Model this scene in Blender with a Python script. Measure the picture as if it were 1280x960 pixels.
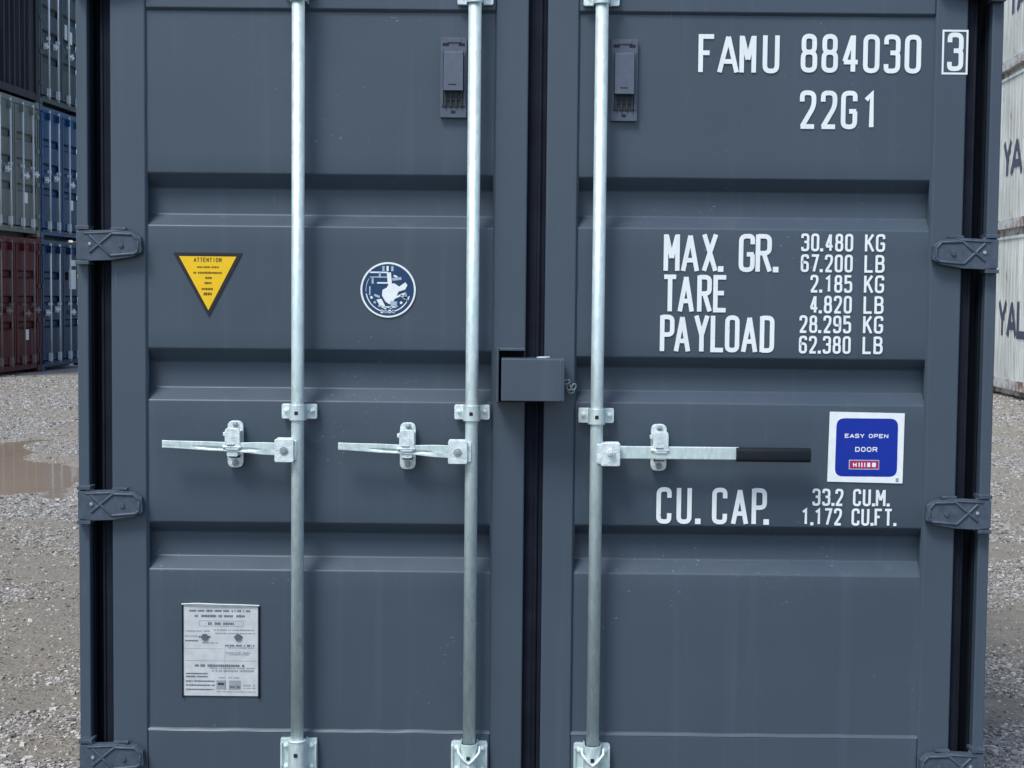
import bpy, bmesh, math, random
import numpy as np
from mathutils import Vector, Matrix, noise
random.seed(7)
rad = math.radians
for o in list(bpy.data.objects): bpy.data.objects.remove(o)
scn = bpy.context.scene
COL = scn.collection

# ------------------------------------------------------------ camera
CX, CD, CZ = -0.0486, 4.0394, 1.58
cam = bpy.data.cameras.new('camera'); camo = bpy.data.objects.new('camera', cam); COL.objects.link(camo)
PITCH, YAW, ROLL = 0.0582, -0.00327, 0.00989
fw = Vector((math.sin(YAW)*math.cos(PITCH), math.cos(YAW)*math.cos(PITCH), -math.sin(PITCH)))
rt = Vector((math.cos(YAW), -math.sin(YAW), 0)); up = rt.cross(fw)
rt2 = rt*math.cos(ROLL)+up*math.sin(ROLL); up2 = up*math.cos(ROLL)-rt*math.sin(ROLL)
m = Matrix((rt2, up2, -fw)).transposed().to_4x4(); m.translation = Vector((CX, -CD, CZ))
camo.matrix_world = m
cam.sensor_width = 36; cam.lens = 1900/1280*36; cam.clip_end = 3000; cam.clip_start = 0.05
scn.camera = camo
# ------------------------------------------------------------ world, sun, exposure
SUN_EL, SUN_AZ = 56, 213      # azimuth clockwise from +Y
w = bpy.data.worlds.new('World'); scn.world = w; w.use_nodes = True
nt = w.node_tree; bg = nt.nodes['Background']
sky = nt.nodes.new('ShaderNodeTexSky'); sky.sky_type = 'NISHITA'; sky.sun_disc = False
sky.sun_elevation = rad(SUN_EL); sky.sun_rotation = rad(SUN_AZ); sky.air_density = 1.0; sky.dust_density = 1.6; sky.ozone_density = 1.2
nt.links.new(sky.outputs[0], bg.inputs[0]); bg.inputs[1].default_value = 0.11
sl = bpy.data.lights.new('sun', 'SUN'); sl.energy = 1.5; sl.angle = rad(19); sl.color = (1.0, 0.99, 0.945)
so = bpy.data.objects.new('sun', sl); COL.objects.link(so)
dirn = Vector((math.sin(rad(SUN_AZ))*math.cos(rad(SUN_EL)), math.cos(rad(SUN_AZ))*math.cos(rad(SUN_EL)), math.sin(rad(SUN_EL))))
so.rotation_euler = dirn.to_track_quat('Z', 'Y').to_euler(); so.location = (-5, -8, 12)
vs = scn.view_settings
vs.view_transform = 'Standard'; vs.look = 'None'; vs.gamma = 1; vs.use_curve_mapping = False; vs.exposure = 0.80
scn.render.engine = 'CYCLES'

# ------------------------------------------------------------ materials
def srgb(r, g, b):
    f = lambda c: (c/255/12.92) if c/255 <= .04045 else ((c/255+.055)/1.055)**2.4
    return (f(r), f(g), f(b), 1)
class N:
    def __init__(s, name):
        s.m = bpy.data.materials.new(name); s.m.use_nodes = True
        s.t = s.m.node_tree; s.b = s.t.nodes['Principled BSDF']
    def n(s, typ, **kw):
        x = s.t.nodes.new(typ)
        for k, v in kw.items():
            if k.startswith('i_'): x.inputs[k[2:].replace('_', ' ')].default_value = v
            else: setattr(x, k, v)
        return x
    def l(s, a, b): s.t.links.new(a, b)
    def coord(s, scale=(1, 1, 1), kind='Object'):
        tc = s.n('ShaderNodeTexCoord'); mp = s.n('ShaderNodeMapping'); mp.inputs['Scale'].default_value = scale
        s.l(tc.outputs[kind], mp.inputs[0]); return mp.outputs[0]
    def noise(s, co, scale, detail=4, rough=.5):
        x = s.n('ShaderNodeTexNoise'); x.inputs['Scale'].default_value = scale; x.inputs['Detail'].default_value = detail
        x.inputs['Roughness'].default_value = rough; s.l(co, x.inputs['Vector']); return x.outputs[0]
    def ramp(s, fac, stops):
        x = s.n('ShaderNodeValToRGB'); e = x.color_ramp.elements
        while len(e) < len(stops): e.new(.5)
        for i, (p, c) in enumerate(stops):
            e[i].position = p; e[i].color = c if isinstance(c, tuple) else (c, c, c, 1)
        s.l(fac, x.inputs[0]); return x.outputs[0]
    def mix(s, fac, a, b, mode='MIX'):
        x = s.n('ShaderNodeMix', data_type='RGBA', blend_type=mode)
        for v, i in ((fac, 0), (a, 6), (b, 7)):
            if hasattr(v, 'is_linked'): s.l(v, x.inputs[i])
            else: x.inputs[i].default_value = v
        return x.outputs[2]
    def bump(s, h, strength, dist):
        x = s.n('ShaderNodeBump'); x.inputs['Strength'].default_value = strength; x.inputs['Distance'].default_value = dist
        s.l(h, x.inputs['Height'])
        if s.b.inputs['Normal'].is_linked: s.l(s.b.inputs['Normal'].links[0].from_socket, x.inputs['Normal'])
        s.l(x.outputs[0], s.b.inputs['Normal'])

def paint(name, c1, c2, rough=.38, streak=.22, wav=.5, speck=True):
    N_ = N(name); o = N_.coord()
    base = N_.mix(N_.ramp(N_.noise(o, 1.6, 3), [(.35, 0.0), (.65, 1.0)]), c1, c2)
    st = N_.noise(N_.coord((22, 22, .7)), 1.0, 5, .6)                # faint vertical runs of dust
    dust = tuple(min(1, c*1.55+.012) for c in c1[:3])+(1,)
    sm = N_.ramp(st, [(.56, 0.0), (.72, streak)])
    base = N_.mix(sm, base, dust)
    if speck:
        sp = N_.ramp(N_.noise(N_.coord((1, 1, 1.7)), 95, 2, .5), [(.70, 0.0), (.73, .8)])
        zone = N_.ramp(N_.noise(o, 3.1, 2), [(.52, 0.0), (.62, 1.0)])
        k = N_.mix(1.0, sp, zone, 'MULTIPLY')
        base = N_.mix(k, base, tuple(min(1, c*2.6+.05) for c in c1[:3])+(1,))
    sc1 = N_.ramp(N_.noise(N_.coord((140, 1, 7)), 1.0, 3, .6), [(.67, 0.0), (.71, .6)])     # thin scrapes
    z1 = N_.ramp(N_.noise(N_.coord((1.3, 1, 2.1)), 2.6, 2), [(.56, 0.0), (.64, 1.0)])
    base = N_.mix(N_.mix(1.0, sc1, z1, 'MULTIPLY'), base, tuple(min(1, c*1.9+.03) for c in c1[:3])+(1,))
    N_.l(base, N_.b.inputs['Base Color'])
    N_.l(N_.ramp(N_.noise(o, 5, 5), [(.3, rough-.06), (.7, rough+.1)]), N_.b.inputs['Roughness'])
    N_.b.inputs['Specular IOR Level'].default_value = .4
    N_.bump(N_.noise(N_.coord((1, 1, .6)), 3.2, 2), wav, .006)
    N_.bump(N_.noise(o, 330, 2), .12, .0006)
    return N_.m
def simple(name, c, rough=.5, metal=0, var=.15, scale=30, bump=0.0):
    N_ = N(name); o = N_.coord()
    d = tuple(x*(1-var) for x in c[:3])+(1,); l_ = tuple(min(1, x*(1+var)) for x in c[:3])+(1,)
    N_.l(N_.mix(N_.ramp(N_.noise(o, scale, 4), [(.3, 0.0), (.7, 1.0)]), d, l_), N_.b.inputs['Base Color'])
    N_.b.inputs['Roughness'].default_value = rough; N_.b.inputs['Metallic'].default_value = metal
    if bump: N_.bump(N_.noise(o, scale*3, 3), bump, .002)
    return N_.m
def weathered(name, c, rust=.4, rough=.55, grime=.4):
    N_ = N(name); o = N_.coord()
    base = N_.mix(N_.ramp(N_.noise(o, .9, 4), [(.3, 0.0), (.7, 1.0)]), tuple(x*.75 for x in c[:3])+(1,), tuple(min(1, x*1.15) for x in c[:3])+(1,))
    st = N_.ramp(N_.noise(N_.coord((9, 9, .5)), 1.2, 5, .65), [(.46, 0.0), (.64, grime)])
    base = N_.mix(st, base, (.16, .14, .12, 1))
    ru = N_.ramp(N_.noise(N_.coord((3, 3, 1.1)), 2.2, 8, .72), [(.60, 0.0), (.68, rust)])
    base = N_.mix(ru, base, (.13, .06, .035, 1))
    N_.l(base, N_.b.inputs['Base Color']); N_.b.inputs['Roughness'].default_value = rough; N_.b.inputs['Specular IOR Level'].default_value = .2
    N_.bump(N_.noise(o, 2, 4), .5, .01)
    return N_.m
M = {}
M['slate'] = paint('slate_blue_paint', (.055, .079, .108, 1), (.062, .088, .119, 1))
M['slate_frame'] = paint('slate_frame_paint', (.058, .082, .112, 1), (.064, .090, .121, 1), speck=False)
M['hinge'] = simple('hinge_paint', (.056, .080, .112), .5, 0, .2, 60, .2)
M['shade_dark'] = simple('painted_shade_dark', (.005, .009, .016), .8)  # near-black colour standing in for shade in channels and behind edges
M['shade_dark'].node_tree.nodes['Principled BSDF'].inputs['Specular IOR Level'].default_value = .15
M['rubber'] = simple('black_rubber', (.013, .016, .026), .8, 0, .25, 12)
M['rubber'].node_tree.nodes['Principled BSDF'].inputs['Specular IOR Level'].default_value = .12
def galv():
    N_ = N('galvanised_steel'); o = N_.coord()
    v = N_.n('ShaderNodeTexVoronoi'); v.inputs['Scale'].default_value = 120; N_.l(N_.coord((1, 1, .35)), v.inputs['Vector'])
    a = N_.mix(N_.ramp(v.outputs['Color'], [(.2, 0.0), (.8, 1.0)]), (.59, .72, .72, 1), (.70, .83, .825, 1))
    dr = N_.ramp(N_.noise(N_.coord((1, 1, .25)), 45, 6, .7), [(.60, 0.0), (.75, .55)])
    a = N_.mix(dr, a, (.50, .60, .61, 1))
    N_.l(a, N_.b.inputs['Base Color']); N_.b.inputs['Metallic'].default_value = .45
    N_.l(N_.ramp(N_.noise(o, 60, 4), [(.3, .42), (.7, .58)]), N_.b.inputs['Roughness'])
    N_.bump(N_.noise(o, 170, 3), .25, .0012)
    return N_.m
M['galv'] = galv()
M['zinc'] = simple('bright_zinc_casting', (.74, .85, .87), .42, .3, .2, 70, .6)
M['zinc_dark'] = simple('zinc_bolt_head', (.34, .40, .42), .45, .4, .25, 80, .4)
M['hole'] = simple('dark_hole', (.01, .012, .015), .8)
M['grip'] = simple('black_grip', (.002, .007, .012), .75, 0, .3, 25)
M['grip'].node_tree.nodes['Principled BSDF'].inputs['Specular IOR Level'].default_value = .4
M['vent'] = simple('grey_plastic', (.080, .102, .145), .5, 0, .08, 50)
M['vent_dark'] = simple('dark_louvre', (.02, .026, .036), .6)
M['white'] = simple('white_vinyl', (.84, .90, .91), .45, 0, .05, 60)
def worn_white():
    N_ = N('white_marking_paint'); o = N_.coord()
    k = N_.ramp(N_.noise(o, 120, 4, .6), [(.66, 0.0), (.72, .55)])
    g = N_.ramp(N_.noise(N_.coord((30, 30, 4)), 1, 4, .6), [(.4, 0.0), (.75, .3)])
    a = N_.mix(g, (.86, .92, .93, 1), (.55, .62, .66, 1))
    N_.l(N_.mix(k, a, (.25, .31, .37, 1)), N_.b.inputs['Base Color']); N_.b.inputs['Roughness'].default_value = .5
    return N_.m
M['marking'] = worn_white()
M['yellow'] = simple('yellow_vinyl', (.90, .56, .004), .4, 0, .03, 40)
M['black'] = simple('black_print', (.015, .014, .015), .5)
M['brownprint'] = simple('fine_black_print', (.12, .075, .01), .5)
M['blue'] = simple('blue_vinyl', (.0004, .024, .34), .38, 0, .05, 40)
M['red'] = simple('red_print', (.42, .01, .10), .45)
M['navy'] = simple('navy_print', (.008, .045, .12), .45, 0, .2, 60)
M['paleblue'] = simple('pale_blue_print', (.38, .50, .62), .45, 0, .2, 60)
M['alu'] = simple('aluminium_plate', (.60, .64, .66), .40, .1, .10, 40)
M['plateprint'] = simple('plate_print', (.12, .13, .16), .5)
M['plateprint2'] = simple('pale_plate_print', (.30, .32, .35), .5)
M['bg_black'] = weathered('charcoal_container_paint', (.008, .012, .022), .12, .6, .1)
M['bg_grey'] = weathered('faded_grey_container_paint', (.15, .175, .17), .45, .6, .5)
M['bg_red'] = weathered('oxide_red_container_paint', (.075, .006, .010), .3, .6, .22)
M['bg_teal'] = weathered('dull_teal_container_paint', (.045, .075, .095), .3, .6, .4)
M['bg_blue'] = weathered('blue_container_paint', (.0005, .052, .15), .25, .5, .18)
M['bg_navy'] = weathered('navy_container_paint', (.0005, .026, .085), .25, .5, .18)
M['bg_white'] = weathered('white_container_paint', (.60, .63, .60), .6, .5, .45)
M['bg_rod'] = weathered('dull_zinc_rod', (.60, .68, .72), .2, .5, .2)
M['bg_rod_dull'] = weathered('rusty_dull_rod', (.20, .16, .165), .5, .6, .3)
M['bg_gasket'] = simple('old_gasket', (.012, .013, .015), .7)
M['bg_navyletter'] = simple('navy_letter_paint', (.014, .022, .065), .5, 0, .3, 6)
def railrust():
    N_ = N('rusty_rail'); o = N_.coord()
    a = N_.mix(N_.ramp(N_.noise(o, 3.2, 8, .75), [(.45, 0.0), (.56, 1.0)]), (.50, .52, .50, 1), (.20, .10, .06, 1))
    N_.l(a, N_.b.inputs['Base Color']); N_.b.inputs['Roughness'].default_value = .75; return N_.m
M['rail'] = railrust()

# ------------------------------------------------------------ mesh helpers
class MB:
    def __init__(s): s.v = []; s.f = []; s.mi = []; s.mats = []; s.sm = []
    def mat(s, k):
        if k not in s.mats: s.mats.append(k)
        return s.mats.index(k)
    def add(s, vs, fs, k, smooth=False):
        o = len(s.v); s.v += [tuple(v) for v in vs]; i = s.mat(k)
        for f in fs: s.f.append([o+a for a in f]); s.mi.append(i); s.sm.append(smooth)
    def box(s, x0, x1, y0, y1, z0, z1, k):
        vs = [(x, y, z) for x in (x0, x1) for y in (y0, y1) for z in (z0, z1)]
        s.add(vs, [(0, 1, 3, 2), (4, 6, 7, 5), (0, 4, 5, 1), (2, 3, 7, 6), (0, 2, 6, 4), (1, 5, 7, 3)], k)
    def prism(s, poly, y0, y1, k, smooth=False):       # poly of (x, z) pushed along y
        n = len(poly); vs = [(x, y0, z) for x, z in poly]+[(x, y1, z) for x, z in poly]
        s.add(vs, [list(range(n)), list(range(2*n-1, n-1, -1))], k)
        s.add(vs, [(i, (i+1) % n, n+(i+1) % n, n+i) for i in range(n)], k, smooth)
    def prismx(s, poly, x0, x1, k, smooth=False, caps=True):  # poly of (y, z) pushed along x
        n = len(poly); vs = [(x0, y, z) for y, z in poly]+[(x1, y, z) for y, z in poly]
        if caps: s.add(vs, [list(range(n)), list(range(2*n-1, n-1, -1))], k)
        s.add(vs, [(i, (i+1) % n, n+(i+1) % n, n+i) for i in range(n)], k, smooth)
    def cyl(s, p0, p1, r0, k, r1=None, n=24, smooth=True):
        r1 = r0 if r1 is None else r1; p0 = Vector(p0); p1 = Vector(p1); d = (p1-p0).normalized()
        a = d.orthogonal().normalized(); b = d.cross(a)
        vs = [p0+(a*math.cos(t)+b*math.sin(t))*r0 for t in [2*math.pi*i/n for i in range(n)]]
        vs += [p1+(a*math.cos(t)+b*math.sin(t))*r1 for t in [2*math.pi*i/n for i in range(n)]]
        s.add(vs, [(i, (i+1) % n, n+(i+1) % n, n+i) for i in range(n)], k, smooth)
        s.add(vs, [list(range(n)), list(range(2*n-1, n-1, -1))], k)
    def tubepath(s, pts, r, k, n=8, closed=False):
        P = [Vector(p) for p in pts]; m_ = len(P); rings = []
        for i in range(m_):
            d = (P[(i+1) % m_]-P[i-1]) if (closed or 0 < i < m_-1) else (P[1]-P[0] if i == 0 else P[-1]-P[-2])
            d.normalize(); a = d.cross(Vector((0.31, .91, .27))).normalized(); b = d.cross(a)
            rings.append([P[i]+(a*math.cos(2*math.pi*j/n)+b*math.sin(2*math.pi*j/n))*r for j in range(n)])
        vs = [v for q in rings for v in q]; fs = []
        for i in range(m_ if closed else m_-1):
            for j in range(n): fs.append((i*n+j, i*n+(j+1) % n, ((i+1) % m_)*n+(j+1) % n, ((i+1) % m_)*n+j))
        s.add(vs, fs, k, True)
    def stroke(s, pts, wd, y, k, closed=False, T=lambda x, z, y: (x, y, z)):
        P = [Vector(p) for p in pts]; n = len(P)
        if n < 2: return
        L, R_ = [], []
        for i in range(n):
            d0 = (P[i]-P[i-1]).normalized() if (i > 0 or closed) else None
            d1 = (P[(i+1) % n]-P[i]).normalized() if (i < n-1 or closed) else None
            if d0 is None: d0 = d1
            if d1 is None: d1 = d0
            nn = (Vector((-d0.y, d0.x))+Vector((-d1.y, d1.x)))
            nn = nn.normalized() if nn.length > 1e-6 else Vector((-d0.y, d0.x))
            c = max(.5, nn.dot(Vector((-d1.y, d1.x))))
            L.append(P[i]+nn*(wd/2/c)); R_.append(P[i]-nn*(wd/2/c))
        vs = [T(p.x, p.y, y) for p in L]+[T(p.x, p.y, y) for p in R_]
        m_ = n if closed else n-1
        s.add(vs, [(i, (i+1) % n, n+(i+1) % n, n+i) for i in range(m_)], k)
    def rect(s, x0, x1, z0, z1, y, k): s.add([(x0, y, z0), (x1, y, z0), (x1, y, z1), (x0, y, z1)], [(0, 1, 2, 3)], k)
    def build(s, name, parent=None, bevel=0, seg=2, recalc=True, label=None, loc=None):
        me = bpy.data.meshes.new(name); me.from_pydata([tuple(v) for v in s.v], [], s.f)
        for k in s.mats: me.materials.append(M[k])
        me.polygons.foreach_set('material_index', s.mi); me.polygons.foreach_set('use_smooth', s.sm)
        if recalc:
            bm = bmesh.new(); bm.from_mesh(me)
            bmesh.ops.remove_doubles(bm, verts=bm.verts, dist=1e-6)
            bmesh.ops.recalc_face_normals(bm, faces=bm.faces); bm.to_mesh(me); bm.free()
        o = bpy.data.objects.new(name, me); COL.objects.link(o)
        if parent: o.parent = parent
        if loc: o.location = loc
        if bevel:
            b = o.modifiers.new('bevel', 'BEVEL'); b.width = bevel; b.segments = seg; b.limit_method = 'ANGLE'; b.angle_limit = rad(40)
            b.harden_normals = False
        if label: o['label'] = label
        return o
def fillet(pts, r, closed=False, seg=4):
    P = [Vector(p) for p in pts]; n = len(P); out = []
    for i in range(n):
        if not closed and i in (0, n-1): out.append(P[i]); continue
        a, b, c = P[i-1], P[i], P[(i+1) % n]
        t = min(r, (a-b).length*.48, (c-b).length*.48)
        p0 = b+(a-b).normalized()*t; p1 = b+(c-b).normalized()*t
        for j in range(seg+1):
            u = j/seg; out.append(p0*(1-u)**2+b*2*u*(1-u)+p1*u*u)
    return out
def empty(name, loc=(0, 0, 0), rz=0, **props):
    o = bpy.data.objects.new(name, None); COL.objects.link(o); o.location = loc; o.rotation_euler.z = rz
    for k, v in props.items(): o[k] = v
    return o
def sx(x, y): return CX+(x-CX)*(CD+y)/CD        # a point measured against the door plane, moved to its true depth y
def sz(z, y): return CZ+(z-CZ)*(CD+y)/CD

# ------------------------------------------------------------ stencil lettering
R, S = 1, 0   # rounded / sharp stroke
G = {
 '0': [(R, 1, [(0, 0), (0, 1), (1, 1), (1, 0)])],
 '1': [(S, 0, [(.1, .80), (.62, .97), (.62, 0)])],
 '2': [(R, 0, [(0, .74), (0, 1), (1, 1), (1, .60), (.02, .0)]), (S, 0, [(-.1, 0), (1.05, 0)])],
 '3': [(R, 0, [(0, .78), (0, 1), (1, 1), (1, .53), (.35, .53)]), (R, 0, [(.35, .53), (1, .53), (1, 0), (0, 0), (0, .2)])],
 '4': [(S, 0, [(.72, -.03), (.72, 1.03)]), (S, 0, [(.66, 1), (.0, .27)]), (S, 0, [(-.06, .25), (1.12, .25)])],
 '5': [(S, 0, [(1, 1), (.05, 1), (.05, .5)]), (R, 0, [(.05, .5), (.1, .6), (1, .62), (1, 0), (0, 0), (0, .2)])],
 '6': [(R, 0, [(1, .80), (1, 1), (0, 1), (0, 0), (1, 0), (1, .56), (.04, .56)])],
 '7': [(S, 0, [(-.05, 1), (1, 1), (.35, -.03)])],
 '8': [(R, 1, [(.05, .53), (.05, 1), (.95, 1), (.95, .53)]), (R, 1, [(0, 0), (0, .53), (1, .53), (1, 0)])],
 '9': [(R, 0, [(0, .20), (0, 0), (1, 0), (1, 1), (0, 1), (0, .44), (.96, .44)])],
 'F': [(S, 0, [(.02, -.05), (.02, 1), (1.1, 1)]), (S, 0, [(0, .52), (.75, .52)])],
 'A': [(S, 0, [(-.1, -.05), (.5, 1.0)]), (S, 0, [(.5, 1.0), (1.1, -.05)]), (S, 0, [(.15, .27), (.85, .27)])],
 'M': [(S, 0, [(0, -.05), (0, 1.03)]), (S, 0, [(1, -.05), (1, 1.03)]), (S, 0, [(.04, 1), (.5, .33)]), (S, 0, [(.96, 1), (.5, .33)])],
 'U': [(R, 0, [(0, 1.05), (0, 0), (1, 0), (1, 1.05)])],
 'G': [(R, 0, [(1, .76), (1, 1), (0, 1), (0, 0), (1, 0), (1, .46)]), (S, 0, [(.5, .46), (1.1, .46)])],
 'C': [(R, 0, [(1, .74), (1, 1), (0, 1), (0, 0), (1, 0), (1, .26)])],
 'X': [(S, 0, [(0, 1.04), (1, -.04)]), (S, 0, [(1, 1.04), (0, -.04)])],
 'R': [(S, 0, [(0, -.05), (0, 1.05)]), (R, 0, [(0, 1), (1, 1), (1, .5), (0, .5)]), (S, 0, [(.5, .5), (1.05, -.04)])],
 'B': [(S, 0, [(0, -.05), (0, 1.05)]), (R, 0, [(0, 1), (.95, 1), (.95, .53), (0, .53)]), (R, 0, [(0, .53), (1, .53), (1, 0), (0, 0)])],
 'P': [(S, 0, [(0, -.05), (0, 1.05)]), (R, 0, [(0, 1), (1, 1), (1, .46), (0, .46)])],
 'D': [(S, 0, [(0, -.05), (0, 1.05)]), (R, 0, [(0, 1), (1, 1), (1, 0), (0, 0)])],
 'T': [(S, 0, [(-.1, 1), (1.1, 1)]), (S, 0, [(.5, 1), (.5, -.05)])],
 'E': [(S, 0, [(1.05, 1), (0, 1), (0, 0), (1.05, 0)]), (S, 0, [(0, .52), (.85, .52)])],
 'Y': [(S, 0, [(-.05, 1.05), (.5, .45)]), (S, 0, [(1.05, 1.05), (.5, .45)]), (S, 0, [(.5, .5), (.5, -.05)])],
 'L': [(S, 0, [(0, 1.05), (0, 0), (1.05, 0)])],
 'O': [(R, 1, [(0, 0), (0, 1), (1, 1), (1, 0)])],
 'K': [(S, 0, [(0, -.05), (0, 1.05)]), (S, 0, [(1, 1.05), (.05, .42)]), (S, 0, [(.35, .6), (1.05, -.05)])],
 'N': [(S, 0, [(0, -.05), (0, 1.05)]), (S, 0, [(1, -.05), (1, 1.05)]), (S, 0, [(0, 1), (1, 0)])],
 'H': [(S, 0, [(0, -.05), (0, 1.05)]), (S, 0, [(1, -.05), (1, 1.05)]), (S, 0, [(0, .5), (1, .5)])],
 'I': [(S, 0, [(.5, -.05), (.5, 1.05)])],
 'S': [(R, 0, [(1, .78), (1, 1), (0, 1), (0, .54), (1, .46), (1, 0), (0, 0), (0, .22)])],
}
def glyph(mb, ch, x0, z0, wd, h, st, y, k, T=lambda x, z, y: (x, y, z)):
    if ch == '.':
        a = st*.62
        mb.add([T(x0, z0, y), T(x0+2*a, z0, y), T(x0+2*a, z0+2*a, y), T(x0, z0+2*a, y)], [(0, 1, 2, 3)], k); return
    for q, (rd, cl, pts) in enumerate(G[ch]):
        P = [(x0+st/2+px*(wd-st), z0+st/2+pz*(h-st)) for px, pz in pts]
        if rd: P = fillet(P, (wd-st)*.46, bool(cl))
        mb.stroke(P, st, y-.00012*q, k, bool(cl), T)
def words(mb, txt, x0, x1, z0, z1, st, y, k, wd=None, dot=.42, sp=.8):
    h = z1-z0; units = []
    for ch in txt: units.append(dot if ch == '.' else (sp if ch == ' ' else 1.0))
    gap = .22; tot = sum(units)+gap*(len(txt)-1); u = (x1-x0)/tot; x = x0
    for ch, n in zip(txt, units):
        if ch != ' ': glyph(mb, ch, x, z0, u*n, h, st, y, k)
        x += u*(n+gap)
def fine(mb, x0, x1, z, h, y, k, rng, dens=.8, lo=.5, hi=1.6):
    x = x0
    while x < x1-h*.4:
        wv = min(h*rng.uniform(lo, hi), x1-x)
        if rng.random() < dens:
            hh = h*rng.uniform(.7, 1); mb.rect(x, x+wv*.8, z-hh/2, z+hh/2, y, k)
        x += wv

# ============================================================ GROUND
def build_ground():
    xs = list(np.arange(-11.5, 11.01, .085)); ys = list(np.arange(-4.5, 30.0, .11))
    far = [1, 2.5, 5, 9, 15, 25, 45, 90, 200, 500, 1200]
    xs = [xs[0]-f for f in reversed(far)]+xs+[xs[-1]+f for f in far]
    ys = [ys[0]-f for f in reversed(far)]+ys+[ys[-1]+f for f in far]
    nx, ny = len(xs), len(ys); co = []; mud = []
    for y in ys:
        for x in xs:
            z, m_ = gz(x, y); co.append((x, y, z)); mud.append(m_)
    fs = [(j*nx+i, j*nx+i+1, (j+1)*nx+i+1, (j+1)*nx+i) for j in range(ny-1) for i in range(nx-1)]
    me = bpy.data.meshes.new('ground'); me.from_pydata(co, [], fs)
    wt = me.attributes.new('bounce_cut', 'FLOAT', 'POINT'); wt.data.foreach_set('value', [max(0, min(1, (.55-y)/.9)) for x, y, z in co])  # ground in front of the doors, darkened to cut bounce light
    at = me.attributes.new('mud', 'FLOAT', 'POINT'); at.data.foreach_set('value', mud)
    me.polygons.foreach_set('use_smooth', [True]*len(fs))
    o = bpy.data.objects.new('ground', me); COL.objects.link(o); o['kind'] = 'structure'
    N_ = N('wet_gravel_ground'); oc = N_.coord()
    a = N_.n('ShaderNodeAttribute', attribute_name='mud')
    v = N_.n('ShaderNodeTexVoronoi'); v.inputs['Scale'].default_value = 48; N_.l(oc, v.inputs['Vector'])
    st = N_.ramp(v.outputs['Color'], [(.15, (.20, .185, .165, 1)), (.5, (.37, .35, .325, 1)), (.85, (.58, .565, .54, 1))])
    fn = N_.ramp(N_.noise(oc, 75, 5, .7), [(.35, (.13, .12, .11, 1)), (.68, (.40, .39, .375, 1))])
    grav = N_.mix(.5, st, fn)
    md = N_.mix(N_.noise(oc, 9, 5, .6), (.25, .21, .155, 1), (.40, .35, .27, 1))
    mk = N_.ramp(a.outputs['Fac'], [(.42, 0.0), (.58, .85)])
    wa = N_.n('ShaderNodeAttribute', attribute_name='bounce_cut')
    N_.l(N_.mix(wa.outputs['Fac'], N_.mix(mk, grav, md), (.10, .092, .082, 1)), N_.b.inputs['Base Color'])  # darker front ground dims the light thrown up at the doors
    N_.l(N_.ramp(N_.noise(oc, 4, 4), [(.35, .38), (.65, .75)]), N_.b.inputs['Roughness'])
    N_.bump(N_.noise(oc, 40, 6, .7), 1.0, .025); N_.bump(N_.noise(oc, 9, 4, .6), .8, .05); N_.bump(v.outputs['Distance'], .5, .012)
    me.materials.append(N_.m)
PCX, PCY = -6.3, 8.9
def gz(x, y):
    n1 = noise.noise(Vector((x*.55, y*.35, 3.1))); n2 = noise.noise(Vector((x*2.1, y*1.7, 8.2))); n3 = noise.noise(Vector((x*7, y*7, 1.2)))
    z = .022*n1+.012*n2+.006*n3
    m_ = .52+.75*noise.noise(Vector((x*1.1, y*.75, 12.0)))+.45*noise.noise(Vector((x*2.7, y*3.1, 5.0)))
    for (cx, cy, ax, ay, dp) in ((PCX, PCY, 2.6, 3.3, .075), (-8.4, 17.5, 1.2, .5, .02), (7.2, 14.8, .9, 1.5, .03)):
        ang = math.atan2((y-cy)/ay, (x-cx)/ax)
        q = (((x-cx)/ax)**2+((y-cy)/ay)**2) if dp < .05 else abs((x-cx)/ax)**1.3+abs((y-cy)/ay)**1.3
        q *= 1+.3*noise.noise(Vector((math.cos(ang)*1.6, math.sin(ang)*1.6, cx)))+.35*noise.noise(Vector((x*2.6, y*1.5, cx)))
        if q < 2.2:
            f = max(0, 1-q/1.35); z -= dp*min(1, f*1.8); m_ = max(m_, min(.9, .35+1.2*f))
    e = max(abs(x)-11, y-29, -4-y, 0)
    z *= 1/(1+e)
    return z, max(0, min(1, m_))
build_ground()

def build_puddle():
    mb = MB(); n = 64; pts = []
    for i in range(n):
        t = 2*math.pi*i/n; r = 1.22
        pts.append((PCX+math.cos(t)*2.6*r, PCY+math.sin(t)*3.3*r, -.030))
    N_ = N('muddy_water'); oc = N_.coord((1, 1, 1))
    N_.l(N_.mix(N_.noise(oc, 1.2, 3), (.31, .245, .18, 1), (.38, .31, .235, 1)), N_.b.inputs['Base Color'])
    N_.b.inputs['Roughness'].default_value = .04; N_.b.inputs['IOR'].default_value = 1.33
    N_.bump(N_.noise(oc, 5, 2), .04, .01)
    M['water'] = N_.m
    mb.add(pts, [list(range(n))], 'water')
    o = mb.build('puddle', recalc=False); o['kind'] = 'structure'
build_puddle()

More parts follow.
